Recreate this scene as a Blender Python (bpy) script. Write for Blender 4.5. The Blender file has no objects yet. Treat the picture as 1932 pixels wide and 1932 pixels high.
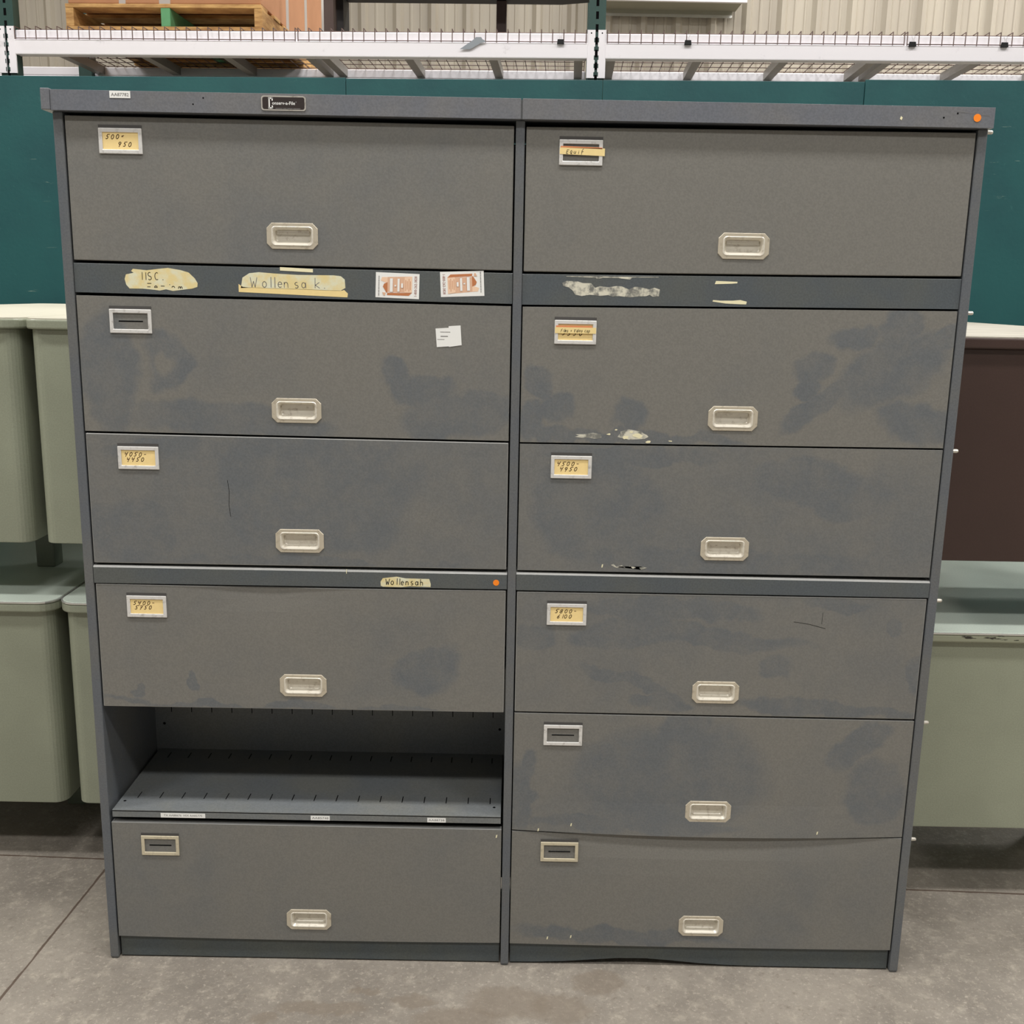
import bpy, math, random
from mathutils import Vector, Matrix
random.seed(7)
C = bpy.context.scene.collection

# ------------------------------------------------------------------ materials
def lin(c):
    return tuple(((v/255)/12.92 if v/255 <= .04045 else ((v/255+.055)/1.055)**2.4) for v in c)+(1,)

class NT:
    def __init__(s, name, rough=.6, metal=0., spec=.5):
        s.m = bpy.data.materials.new(name); s.m.use_nodes = True
        s.t = s.m.node_tree; s.b = s.t.nodes['Principled BSDF']
        s.b.inputs['Roughness'].default_value = rough
        s.b.inputs['Metallic'].default_value = metal
        s.b.inputs['Specular IOR Level'].default_value = spec
        s.co = s.t.nodes.new('ShaderNodeTexCoord').outputs['Object']
    def n(s, t, **k):
        x = s.t.nodes.new(t)
        for a, v in k.items(): setattr(x, a, v)
        return x
    def l(s, a, b): s.t.links.new(a, b)
    def mapped(s, scale, loc=(0, 0, 0)):
        m = s.n('ShaderNodeMapping'); m.inputs['Scale'].default_value = scale
        m.inputs['Location'].default_value = loc
        s.l(s.co, m.inputs['Vector']); return m.outputs[0]
    def noise(s, scale, detail=4, rough=.55, vec=None):
        x = s.n('ShaderNodeTexNoise'); x.inputs['Scale'].default_value = scale
        x.inputs['Detail'].default_value = detail; x.inputs['Roughness'].default_value = rough
        s.l(vec if vec else s.co, x.inputs['Vector']); return x.outputs['Fac']
    def rng(s, v, a, b, c=0., d=1.):
        x = s.n('ShaderNodeMapRange', interpolation_type='SMOOTHSTEP')
        for i, q in zip(('From Min', 'From Max', 'To Min', 'To Max'), (a, b, c, d)): x.inputs[i].default_value = q
        s.l(v, x.inputs['Value']); return x.outputs[0]
    def mix(s, f, a, b):
        x = s.n('ShaderNodeMix', data_type='RGBA')
        for i, q in ((0, f), (6, a), (7, b)):
            if hasattr(q, 'is_linked'): s.l(q, x.inputs[i])
            else: x.inputs[i].default_value = q
        return x.outputs[2]
    def math(s, op, a, b=None):
        x = s.n('ShaderNodeMath', operation=op)
        for i, q in ((0, a), (1, b)):
            if q is None: continue
            if hasattr(q, 'is_linked'): s.l(q, x.inputs[i])
            else: x.inputs[i].default_value = q
        return x.outputs[0]
    def ellipse(s, vec, c, r, ang=0, soft=.25):
        "soft mask, 1 inside; vec is a (warped) position; c and r are 3D"
        m = s.n('ShaderNodeMapping', vector_type='TEXTURE')
        m.inputs['Location'].default_value = c; m.inputs['Scale'].default_value = r
        m.inputs['Rotation'].default_value = ang if isinstance(ang, tuple) else (0, -math.radians(ang), 0)
        s.l(vec, m.inputs['Vector'])
        d = s.n('ShaderNodeVectorMath', operation='LENGTH'); s.l(m.outputs[0], d.inputs[0])
        return s.rng(d.outputs['Value'], 1+soft, 1-soft)
    def warp(s, scale, amt, base=None):
        base = base or s.co
        x = s.n('ShaderNodeTexNoise'); x.inputs['Scale'].default_value = scale; x.inputs['Detail'].default_value = 3
        s.l(s.co, x.inputs['Vector'])
        a = s.n('ShaderNodeVectorMath', operation='SUBTRACT'); s.l(x.outputs['Color'], a.inputs[0]); a.inputs[1].default_value = (.5, .5, .5)
        b = s.n('ShaderNodeVectorMath', operation='SCALE'); s.l(a.outputs[0], b.inputs[0]); b.inputs['Scale'].default_value = amt
        c = s.n('ShaderNodeVectorMath', operation='ADD'); s.l(base, c.inputs[0]); s.l(b.outputs[0], c.inputs[1])
        return c.outputs[0]
    def color(s, c):
        if hasattr(c, 'is_linked'): s.l(c, s.b.inputs['Base Color'])
        else: s.b.inputs['Base Color'].default_value = c
        return s
    def bump(s, h, strength=.2, dist=.002):
        x = s.n('ShaderNodeBump'); x.inputs['Strength'].default_value = strength; x.inputs['Distance'].default_value = dist
        s.l(h, x.inputs['Height']); s.l(x.outputs[0], s.b.inputs['Normal']); return s

def plain(name, c, rough=.6, metal=0., var=.0, scale=30, spec=.5):
    m = NT(name, rough, metal, spec)
    c = lin(c)
    if var:
        d = tuple(v*(1-var) for v in c[:3])+(1,); e = tuple(min(1, v*(1+var)) for v in c[:3])+(1,)
        m.color(m.mix(m.noise(scale), d, e))
    else: m.color(c)
    return m.m

def crinkle(m, base, amt=.10):
    "fine orange-peel paint grain on the given colour socket or value"
    g = m.noise(260, 2)
    k = m.rng(g, .3, .7, 1-amt, 1+amt)
    x = m.n('ShaderNodeVectorMath', operation='SCALE')
    if hasattr(base, 'is_linked'): m.l(base, x.inputs[0])
    else: x.inputs[0].default_value = base[:3]
    m.l(k, x.inputs['Scale'])
    m.bump(g, .25, .0006)
    return x.outputs[0]

TAUPE, STEEL = lin((119, 117, 111)), lin((100, 103, 106))
def steel_mat(name, c=(94, 98, 103), rough=.42):
    m = NT(name, rough)
    a = lin(c); b = tuple(v*1.10 for v in lin((c[0]+3, c[1], c[2]-6))[:3])+(1,)
    w = m.mix(m.rng(m.noise(5, 5, .6), .35, .65), a, b)
    m.color(crinkle(m, w, .09)); return m.m

def door_mat(name, stains, base=.25, key=None):
    m = NT(name, .45)
    w = m.warp(7, .085); w = m.warp(31, .03, w)
    f = m.rng(m.noise(2.6, 5, .6, w), .48-base*.4, .85-base*.4)
    f = m.math('MULTIPLY', f, .75)
    for cx, cz, rx, rz, a in stains:
        e = m.ellipse(w, (cx, 0, cz), (rx*1.04, 1., rz*1.04), a, .2)
        f = m.math('MAXIMUM', f, e)
    if key == 'L2':   # the pale centre of the ring stain
        e = m.ellipse(w, (-.743, 0, 1.395), (.022, 1., .022), 0, .25)
        f = m.math('MULTIPLY', f, m.math('SUBTRACT', 1., e))
    blotch = m.rng(m.noise(11, 6, .7), .35, .68, .92, .45)
    f = m.math('MULTIPLY', f, blotch)
    c = m.mix(f, TAUPE, lin((99, 103, 106)))
    sc = m.rng(m.noise(60, 3, .6, m.mapped((1, 1, .35))), .74, .80)
    c = m.mix(m.math('MULTIPLY', sc, .18), c, lin((165, 160, 150)))
    m.color(crinkle(m, c, .07)); return m.m

FRAME = steel_mat('frame_paint'); RAIL = steel_mat('rail_paint', (82, 88, 92), .4)
KICK = steel_mat('kick_paint', (72, 79, 82), .45); INNER = steel_mat('inner_paint', (110, 114, 116), .4)
CAP = steel_mat('cap_paint', (105, 108, 115), .42)
HOLDER_SHADE = plain('holder_shadow', (72, 70, 68), .7)  # dark colour for the strip that paints the shadow above each card holder
EDGE_HILITE = plain('edge_highlight', (158, 158, 155), .35, .2, .12, 60)  # pale colour that paints the highlight along door and rail edges
BLACK = plain('slot_black', (6, 6, 7), .9, spec=.1)
def metal_mat(name, c, dirt=(120, 105, 85), rough=.32, metal=.55):
    m = NT(name, rough, metal)
    m.color(m.mix(m.rng(m.noise(90, 5, .65), .5, .75, 0, .6), lin(c), lin(dirt))); return m.m
HANDLE = metal_mat('handle_metal', (226, 220, 206), (150, 134, 112), metal=.25, rough=.3)
ALU = metal_mat('holder_aluminium', (226, 224, 220), (150, 145, 138), .4, .25)
ALU_WARM = metal_mat('holder_aluminium_yellowed', (208, 198, 172), (150, 140, 118), .42, .2)
STUD = metal_mat('stud_metal', (220, 215, 205), metal=.6)
CARD = plain('label_card', (246, 218, 152), .8, var=.05, scale=120)
TAPE = plain('masking_tape', (238, 214, 150), .7, var=.05, scale=90)
TAPE_O = plain('masking_tape_edge', (222, 140, 90), .7, var=.1, scale=120)
PAPER = plain('paper_white', (238, 238, 234), .6)
PAPER_Y = NT('aged_paper', .75)
PAPER_Y.color(PAPER_Y.mix(PAPER_Y.rng(PAPER_Y.noise(40, 5, .6), .3, .62), lin((222, 222, 196)), lin((226, 208, 150)))); PAPER_Y = PAPER_Y.m
CREAM = plain('torn_tape_cream', (236, 228, 190), .75, var=.06, scale=80)
INK = plain('ink_brown', (78, 44, 20), .7); INKB = plain('ink_black', (34, 30, 30), .6)
INKG = plain('print_grey', (120, 118, 116), .7)
ORANGE = plain('dot_orange', (255, 140, 30), .5)
BOXB = plain('card_brown', (190, 120, 75), .7); BOXT = plain('card_tan', (222, 180, 150), .7)
BOXD = plain('card_dark_brown', (150, 88, 40), .7); BOXL = plain('card_pale', (240, 205, 175), .7)
PHONE = plain('card_print_red', (150, 90, 78), .7)
PLAQUE = plain('plaque_dark', (52, 44, 42), .35)
g = NT('glue_smear', .8)
g.color(g.mix(g.rng(g.noise(55, 5, .6), .36, .6), lin((118, 118, 112)), lin((212, 208, 190)))); GLUE = g.m

PLATE = metal_mat('handle_plate', (204, 194, 174), (140, 126, 104), .35, .3)
def green_mat(name, c, rough=.38):
    m = NT(name, rough)
    a = lin(c); b = tuple(v*.86 for v in a[:3])+(1,)
    m.color(crinkle(m, m.mix(m.rng(m.noise(3, 4), .3, .7), a, b), .05)); return m.m
DGREEN = green_mat('desk_green', (152, 156, 136)); DLEG = green_mat('desk_leg_green', (96, 104, 88))
DTOPG = green_mat('desk_top_green', (202, 212, 200), .32)
m = NT('desk_top_cream', .4)
m.color(m.mix(m.noise(6, 6, .65, m.mapped((1, .6, 1))), lin((208, 204, 186)), lin((190, 184, 166)))); DTOPC = m.m
m = NT('desk_top_woodgrain', .4)
m.color(m.mix(m.rng(m.noise(9, 6, .7, m.mapped((.6, 6, 1))), .35, .7), lin((190, 184, 170)), lin((146, 138, 126)))); DTOPW = m.m
BROWN = green_mat('desk_brown', (66, 48, 42), .45)
TRIM = plain('trim_metal', (215, 215, 210), .25, .7)
# edge of the right lower desk with chips in the paint
m = NT('chipped_green_edge', .45)
ch = m.rng(m.noise(26, 4, .6, m.mapped((.6, 1, 4))), .60, .63)
m.color(m.mix(ch, lin((150, 152, 130)), lin((52, 50, 42)))); CHIP = m.m

m = NT('teal_plywood', .55)
st = m.rng(m.noise(5, 7, .75, m.mapped((.8, 1, 12))), .63, .69)
st2 = m.rng(m.noise(2.6, 3, .5), .46, .58)
big = m.mix(m.rng(m.noise(1.6, 5, .6), .35, .65), lin((6, 68, 72)), lin((16, 80, 81)))
scr = m.math('MULTIPLY', m.math('MULTIPLY', st, st2), .8)
big = m.mix(m.rng(m.noise(38, 5, .7, m.mapped((1, 1, .7))), .62, .75, 0, .35), big, lin((70, 125, 118)))
m.color(m.mix(scr, big, lin((170, 185, 165)))); m.bump(m.noise(60, 4), .3, .002); TEAL = m.m

m = NT('rack_white', .45)
m.color(m.mix(m.rng(m.noise(9, 6, .7), .60, .72, 0, .5), lin((238, 234, 238)), lin((190, 184, 188)))); RWHITE = m.m
RGREEN = green_mat('rack_green', (46, 74, 68), .35)
RCHAN = plain('deck_channel', (140, 136, 130), .45, .4, .1)
WIRE = plain('deck_wire', (96, 76, 70), .5, .2)
m = NT('pallet_wood', .8)
m.color(m.mix(m.rng(m.noise(8, 6, .65, m.mapped((1, 1, 6))), .3, .7), lin((206, 164, 104)), lin((150, 108, 62)))); WOOD = m.m
PGREEN = plain('pallet_green_block', (92, 150, 104), .8, var=.15)
m = NT('cardboard', .85)
m.color(m.mix(m.noise(5, 4), lin((186, 134, 96)), lin((160, 112, 78)))); CBOARD = m.m
STRAP = plain('clear_tape', (176, 168, 162), .3)
DTAB = plain('table_dark', (24, 17, 16), .6, var=.2); DTLEG = plain('table_leg_brown', (70, 52, 46), .6, var=.2, scale=12)
CHAR = plain('panel_charcoal', (84, 74, 74), .7, var=.1)
GTAPE = plain('scrap_grey', (140, 146, 152), .5)
CLIPB = plain('clip_black', (8, 8, 9), .6, spec=.2); CLIPW = plain('clip_wire', (170, 166, 166), .3, .7)

m = NT('siding_beige', .5)
m.color(m.mix(m.rng(m.noise(1.3, 4, .6, m.mapped((3, 1, .2))), .3, .7), lin((176, 167, 151)), lin((160, 151, 137)))); SIDING = m.m
HOODM = plain('hood_paint', (150, 148, 132), .6, var=.05, scale=4)
WALLP = plain('plain_wall', (205, 204, 198), .8); WALLD = plain('grey_wall', (128, 128, 128), .8); CEIL = plain('ceiling_panel', (215, 212, 204), .8)

m = NT('concrete', .62)
w = m.warp(5, .10)
c = m.mix(m.rng(m.noise(2.2, 7, .68), .32, .68), lin((118, 111, 102)), lin((146, 138, 127)))
c = m.mix(m.rng(m.noise(22, 6, .72), .48, .78, 0, .75), c, lin((176, 167, 152)))
c = m.mix(m.rng(m.noise(34, 5, .75), .56, .70, 0, .6), c, lin((112, 102, 92)))
c = m.mix(m.rng(m.noise(95, 4, .8), .54, .66, 0, .5), c, lin((186, 176, 162)))
c = m.mix(m.rng(m.noise(70, 4, .8, m.mapped((1, 1, 1), (3, 3, 3))), .56, .68, 0, .5), c, lin((108, 98, 88)))
fl = [(-.40, -.16, .10, .022), (-.52, -.19, .03, .02), (-.2, -.13, .05, .02), (.01, -.13, .09, .055), (-.1, -.19, .10, .04), (.13, -.15, .07, .05), (.22, -.06, .06, .045), (-.32, -.10, .04, .012)]
w3 = m.warp(30, .05)
for (x, y, rx, ry) in fl:
    e = m.ellipse(w3, (x, y, 0), (rx, ry, 1.), (0, 0, 0), .22)
    c = m.mix(m.math('MULTIPLY', e, .55), c, lin((120, 108, 94)))
sep = m.n('ShaderNodeSeparateXYZ'); m.l(m.co, sep.inputs[0])
w2 = m.noise(14, 4)
jw = m.rng(w2, .2, .8, .0022, .0042)
def joint(dist, hw):
    return m.math('LESS_THAN', m.math('ABSOLUTE', dist), hw)
d1 = m.math('SUBTRACT', m.math('SUBTRACT', sep.outputs[0], m.math('MULTIPLY', sep.outputs[1], .056)), -1.1105)
d2 = m.math('SUBTRACT', m.math('ADD', sep.outputs[1], m.math('MULTIPLY', sep.outputs[0], .036)), .3935)
wob = m.math('MULTIPLY', m.math('SUBTRACT', w2, .5), .006)
j = m.math('MAXIMUM', joint(m.math('ADD', d1, wob), jw), joint(m.math('ADD', d2, wob), jw))
c = m.mix(m.math('MULTIPLY', j, .85), c, lin((74, 56, 44)))
m.color(c); m.bump(m.noise(60, 8, .75), .5, .004); CONC = m.m

# ------------------------------------------------------------------ mesh helpers
class MB:
    def __init__(s): s.v = []; s.f = []; s.mi = []
    def add(s, vs, fs, mi=0):
        k = len(s.v); s.v += [tuple(p) for p in vs]; s.f += [tuple(i+k for i in f) for f in fs]; s.mi += [mi]*len(fs); return s
    def box(s, x0, x1, y0, y1, z0, z1, mi=0):
        return s.add([(x0,y0,z0),(x1,y0,z0),(x1,y1,z0),(x0,y1,z0),(x0,y0,z1),(x1,y0,z1),(x1,y1,z1),(x0,y1,z1)],
                     [(0,3,2,1),(4,5,6,7),(0,1,5,4),(1,2,6,5),(2,3,7,6),(3,0,4,7)], mi)
    def prism_z(s, pts, z0, z1, mi=0):
        n = len(pts)
        return s.add([(x,y,z0) for x,y in pts]+[(x,y,z1) for x,y in pts],
                     [tuple(reversed(range(n))), tuple(range(n,2*n))]+[(i,(i+1)%n,n+(i+1)%n,n+i) for i in range(n)], mi)
    def prism_y(s, pts, y0, y1, mi=0):
        "pts in (x,z) counter-clockwise as seen from the front (-y)"
        n = len(pts)
        return s.add([(x,y0,z) for x,z in pts]+[(x,y1,z) for x,z in pts],
                     [tuple(range(n)), tuple(reversed(range(n,2*n)))]+[(i,n+i,n+(i+1)%n,(i+1)%n) for i in range(n)], mi)
    def cyl(s, a, b, r, n=10, mi=0, r2=None):
        a, b = Vector(a), Vector(b); d = (b-a).normalized()
        u = d.orthogonal().normalized(); w = d.cross(u); r2 = r if r2 is None else r2
        vs = [a+(u*math.cos(t)+w*math.sin(t))*r for t in [2*math.pi*i/n for i in range(n)]]
        vs += [b+(u*math.cos(t)+w*math.sin(t))*r2 for t in [2*math.pi*i/n for i in range(n)]]
        return s.add(vs, [tuple(reversed(range(n))), tuple(range(n,2*n))]+[(i,(i+1)%n,n+(i+1)%n,n+i) for i in range(n)], mi)
    def stroke(s, pts, w, y, mi=0):
        "flat ink ribbon in the x-z plane facing -y"
        for (x0,z0),(x1,z1) in zip(pts, pts[1:]):
            d = math.hypot(x1-x0, z1-z0) or 1e-6
            ux, uz = (x1-x0)/d, (z1-z0)/d; nx, nz = -uz*w/2, ux*w/2
            x0e, z0e, x1e, z1e = x0-ux*w*.35, z0-uz*w*.35, x1+ux*w*.35, z1+uz*w*.35
            s.add([(x0e-nx,y,z0e-nz),(x1e-nx,y,z1e-nz),(x1e+nx,y,z1e+nz),(x0e+nx,y,z0e+nz)], [(0,1,2,3)], mi)
        return s
    def build(s, name, mats, parent=None, bevel=0, seg=2, smooth=False, bmat=-1):
        me = bpy.data.meshes.new(name); me.from_pydata(s.v, [], s.f)
        if not isinstance(mats, (list, tuple)): mats = [mats]
        for q in mats: me.materials.append(q)
        for p, i in zip(me.polygons, s.mi): p.material_index = i; p.use_smooth = smooth
        me.update()
        o = bpy.data.objects.new(name, me); C.objects.link(o)
        if parent: o.parent = parent
        if bevel:
            b = o.modifiers.new('bevel', 'BEVEL'); b.width = bevel; b.segments = seg; b.limit_method = 'ANGLE'
            b.angle_limit = math.radians(40); b.harden_normals = False; b.material = bmat
        return o

def rrect(cx, cz, w, h, r, n=5, chamfer=False):
    pts = []
    for sx, sz, a0 in ((1,-1,-90),(1,1,0),(-1,1,90),(-1,-1,180)):
        ox, oz = cx+sx*(w/2-r), cz+sz*(h/2-r)
        A = (ox+r*math.cos(math.radians(a0)), oz+r*math.sin(math.radians(a0)))
        B = (ox+r*math.cos(math.radians(a0+90)), oz+r*math.sin(math.radians(a0+90)))
        for k in range(n+1):
            t = k/n
            if chamfer: pts.append((A[0]+(B[0]-A[0])*t, A[1]+(B[1]-A[1])*t))
            else:
                q = math.radians(a0+90*t); pts.append((ox+r*math.cos(q), oz+r*math.sin(q)))
    return pts

def tag(o, label=None, cat=None, group=None, kind=None):
    if label: o['label'] = label
    if cat: o['category'] = cat
    if group: o['group'] = group
    if kind: o['kind'] = kind
    return o
def thing(name, label, cat, loc=(0,0,0), rz=0, group=None):
    o = bpy.data.objects.new(name, None); C.objects.link(o); o.location = loc; o.rotation_euler = (0,0,rz)
    o.empty_display_size = .05
    return tag(o, label, cat, group)

# hand-drawn letters as strokes in a unit box (x 0..1, z 0..1)
def arc(cx, cz, rx, rz, a0, a1, n=10):
    return [(cx+rx*math.cos(math.radians(a0+(a1-a0)*i/n)), cz+rz*math.sin(math.radians(a0+(a1-a0)*i/n))) for i in range(n+1)]
G = {
 '0': [arc(.5,.5,.36,.5,80,440,14)], '1': [[(.5,1),(.45,0)]],
 '3': [[(.1,1),(.75,1),(.4,.6)]+arc(.4,.32,.36,.3,90,-120,8)],
 '4': [[(.1,1),(.15,.5),(.75,.62)],[(.85,1),(.5,-.1)]], '5': [[(1.0,1.05),(.35,1),(.25,.6)]+arc(.32,.32,.36,.3,80,-130,8)],
 '6': [[(.75,1),(.2,.4)]+arc(.45,.25,.3,.25,160,-190,10)], '7': [[(.05,.95),(.85,.95),(.35,-.1)],[(.3,.5),(.75,.55)]],
 '8': [arc(.5,.75,.3,.25,40,400,10),arc(.42,.25,.34,.26,80,440,10)], '9': [arc(.42,.72,.32,.27,20,380,10),[(.75,.8),(.4,-.1)]],
 '-': [[(.2,.55),(.7,.58)]], '.': [[(.4,.02),(.5,.0)]], '~': [[(.2,.75),(.75,.85)],[(.2,.55),(.6,.6)]],
 'M': [[(.1,0),(.15,1),(.5,.3),(.9,1),(.95,0)]], 'I': [[(.5,1),(.5,0)]],
 'S': [arc(.5,.76,.36,.26,60,270,8)+arc(.5,.25,.36,.26,90,-140,8)], 'C': [arc(.6,.5,.46,.5,60,300,10)],
 'E': [[(.9,1),(.15,1),(.1,0),(.85,0)],[(.12,.52),(.7,.52)]], 'F': [[(.9,1),(.2,.95),(.1,0)],[(.15,.5),(.7,.55)]],
 'W': [[(.0,1),(.25,0),(.5,.6),(.75,0),(1.05,1)]],
 'q': [arc(.45,.35,.32,.32,20,380,10),[(.78,.6),(.75,-.35)]], 'Q': [arc(.45,.45,.34,.42,20,380,10),[(.5,.3),(.9,-.1)]],
 'u': [[(.1,.65),(.15,.1),(.5,.0),(.78,.2),(.8,.65),(.85,0)]], 'i': [[(.5,.62),(.5,0)],[(.5,.9),(.52,.85)]],
 'p': [[(.15,.65),(.12,-.35)],arc(.45,.33,.32,.32,150,-170,10)], 'm': [[(.1,0),(.1,.6)],arc(.3,.35,.2,.27,180,0,6)+[(.5,0)],arc(.7,.35,.2,.27,180,0,6)+[(.92,0)]],
 'o': [arc(.5,.33,.36,.34,80,440,12)], 'l': [[(.5,1.05),(.5,0)]], 'e': [[(.15,.35),(.82,.38)]+arc(.5,.33,.34,.33,10,310,9)],
 'n': [[(.12,.62),(.12,0)],arc(.45,.3,.32,.32,170,0,7)+[(.8,0)]], 's': [arc(.5,.48,.28,.17,60,270,7)+arc(.5,.15,.28,.17,90,-140,7)],
 'a': [arc(.45,.32,.34,.32,30,390,10),[(.82,.62),(.85,0)]], 'k': [[(.15,1.05),(.15,0)],[(.8,.6),(.2,.3),(.85,0)]],
 'h': [[(.15,1.05),(.15,0)],arc(.45,.3,.3,.3,170,0,7)+[(.78,0)]], 'd': [arc(.45,.32,.32,.32,30,390,10),[(.8,1.05),(.8,0)]],
 'v': [[(.1,.62),(.45,0),(.85,.65)]], 'V': [[(.05,1),(.4,0),(.8,1)]], '+': [[(.5,.65),(.5,.1)],[(.15,.38),(.85,.38)]], 'c': [arc(.55,.33,.38,.33,50,310,9)],
 'r': [[(.2,.62),(.2,0)],[(.2,.4),(.5,.62),(.8,.58)]], "'": [[(.3,.3),(.15,0)]], '/': [[(.8,1),(.2,0)]],
}
def write(mb, text, x, z, h, y, w, adv=.8, cw=.70, slant=.22, mi=1, jitter=.06, clip=None, drop=0.):
    for k, chh in enumerate(text):
        if chh == ' ': x += h*adv*.8; continue
        dz = random.uniform(-jitter, jitter)*h + drop*k
        for st in G[chh]:
            pts = [(x+(px*cw+pz*slant)*h, z+dz+pz*h) for px, pz in st]
            if clip is not None: pts = [(a, b) for a, b in pts if b > clip]
            if len(pts) > 1: mb.stroke(pts, w, y, mi)
        x += h*adv*(.55 if chh in 'lIi1.\'' else 1)
    return x

_cache = {}
def printed(mb, text, x, z, w, h, y, mi=1, vertical=0, bold=False):
    "typeset text fitted in a w by h box with lower-left corner (x,z); vertical=+1 reads upwards, -1 downwards"
    if (text, bold) not in _cache:
        cu = bpy.data.curves.new('t', 'FONT'); cu.body = text; cu.resolution_u = 2
        if bold: cu.offset = .012
        o = bpy.data.objects.new('t', cu); C.objects.link(o)
        dg = bpy.context.evaluated_depsgraph_get()
        me = bpy.data.meshes.new_from_object(o.evaluated_get(dg))
        vs = [v.co.copy() for v in me.vertices]; fs = [tuple(p.vertices) for p in me.polygons]
        bpy.data.objects.remove(o); bpy.data.curves.remove(cu); bpy.data.meshes.remove(me)
        x0, x1 = min(v.x for v in vs), max(v.x for v in vs); y0, y1 = min(v.y for v in vs), max(v.y for v in vs)
        _cache[(text, bold)] = ([((v.x-x0)/(x1-x0), (v.y-y0)/(y1-y0)) for v in vs], fs)
    vs, fs = _cache[(text, bold)]
    if vertical == 0: P = [(x+a*w, y, z+b*h) for a, b in vs]
    elif vertical > 0: P = [(x+(1-b)*w, y, z+a*h) for a, b in vs]
    else: P = [(x+b*w, y, z+(1-a)*h) for a, b in vs]
    mb.add(P, fs, mi)

# ------------------------------------------------------------------ the filing cabinet
cab = thing('filing_cabinet', 'large two-bay grey steel filing cabinet with flip-up doors and one open shelf, on concrete', 'filing cabinet', (0, 0, 0))
DEP = .335
# the three uprights run from floor to cap
for i, (x0, x1) in enumerate(((-.930, -.9105), (-.0085, .0098), (.9115, .931))):
    mb = MB().box(x0, x1, 0, DEP, .004, 1.8925)
    mb.box(x0+.001, x1-.001, .002, .03, 0, .006)
    mb.build('side_panel' if i != 1 else 'divider_panel', FRAME, cab, .0022)
MB().box(.0009, .0041, -.0115, DEP, 1.893, 1.9290).build('cap_joint', FRAME, cab)
mb = MB().box(-.9105, -.0085, DEP-.006, DEP, .03, 1.89).box(.0098, .9115, DEP-.006, DEP, .03, 1.89)
for k in range(17):   # hanging slots in the back of the open compartment
    x = -.868+k*(.828/16); mb.box(x-.0009, x+.0009, DEP-.0066, DEP-.0060, .484, .53, 1)
for x in (-.888, -.022): mb.cyl((x, DEP-.0068, .452), (x, DEP-.006, .452), .0035, 8, 1)
mb.build('back_panel', [INNER, BLACK], cab)
# caps
mb = MB().box(-.9262, .0008, -.014, DEP+.005, 1.8925, 1.9312)
for x, z in ((-.6245, 1.9205), (-.645, 1.9085)): mb.cyl((x, -.0145, z), (x, -.0138, z), .0016, 8, 1)
cl = mb.build('top_cap', [CAP, BLACK], cab, .0018)
mb = MB().box(-.9445, -.9268, -.0165, DEP+.005, 1.893, 1.9335)
mb.build('end_cap', CAP, cl, .0015)
mb = MB().box(.0042, .9347, -.014, DEP+.005, 1.8925, 1.9312)
for x, z in ((.8345, 1.9105), (.861, 1.919)): mb.cyl((x, -.0145, z), (x, -.0138, z), .0018, 8, 1)
mb.prism_y([(.748, 1.9065), (.7515, 1.904), (.7535, 1.909), (.750, 1.912)], -.0146, -.0138, 2)
mb.stroke([(.858, 1.923), (.925, 1.9155)], .0007, -.0146, 3)
cr = mb.build('top_cap', [CAP, BLACK, CREAM, INKG], cab, .0018)

def sticker(name, pts, y, mats, parent, fn=None, label=None, th=.0003):
    mb = MB().prism_y(pts, y-th, y)
    if fn: fn(mb, y-th-.00012)
    o = mb.build(name, mats, parent)
    if label: o['label'] = label
    return o
def rect(x0, z0, x1, z1, s=0): return [(x0, z0), (x1, z0+s), (x1, z1+s), (x0, z1)]

sticker('asset_sticker', rect(-.8085, 1.9172, -.7675, 1.9305), -.0145, [PAPER, INKG], cl,
        lambda mb, y: printed(mb, 'AA87782', -.8055, 1.9205, .035, .0062, y, 1, bold=True), 'white sticker printed AA87782')
sticker('asset_sticker', [(.9003+.0075*math.cos(t*math.pi/10), 1.9112+.0075*math.sin(t*math.pi/10)) for t in range(20)], -.0145, [ORANGE], cr, None, 'round orange dot')
# name plaque
mb = MB().prism_y(rrect(-.4666, 1.9132, .0875, .0275, .005), -.0155, -.014)
mb.prism_y(rrect(-.4666, 1.9132, .0828, .0228, .004), -.0157, -.0154, 1)
y = -.0159
x = -.4945
for a in ([(x,1.9215),(x,1.9045)],[(x-.001,1.9222),(x+.006,1.9222),(x+.006,1.9185)],[(x-.001,1.904),(x+.006,1.904),(x+.006,1.9078)]):
    mb.stroke(a, .0024, y, 2)
printed(mb, 'onserv-a-File', -.4888, 1.9103, .045, .0062, y, 2, bold=True)
printed(mb, 'o', -.4425, 1.9150, .0014, .0014, y, 2)
for a, b in ((-.482, -.469), (-.4668, -.461), (-.459, -.449), (-.447, -.434)): mb.stroke([(a, 1.9032), (b, 1.9032)], .0012, y, 3)
mb.build('name_plaque', [STUD, PLAQUE, PAPER, INKG], cl)['label'] = 'dark plaque with silver border and white lettering'

BAYX = {'L': (-.9072, -.0118), 'R': (.0125, .9085)}
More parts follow.
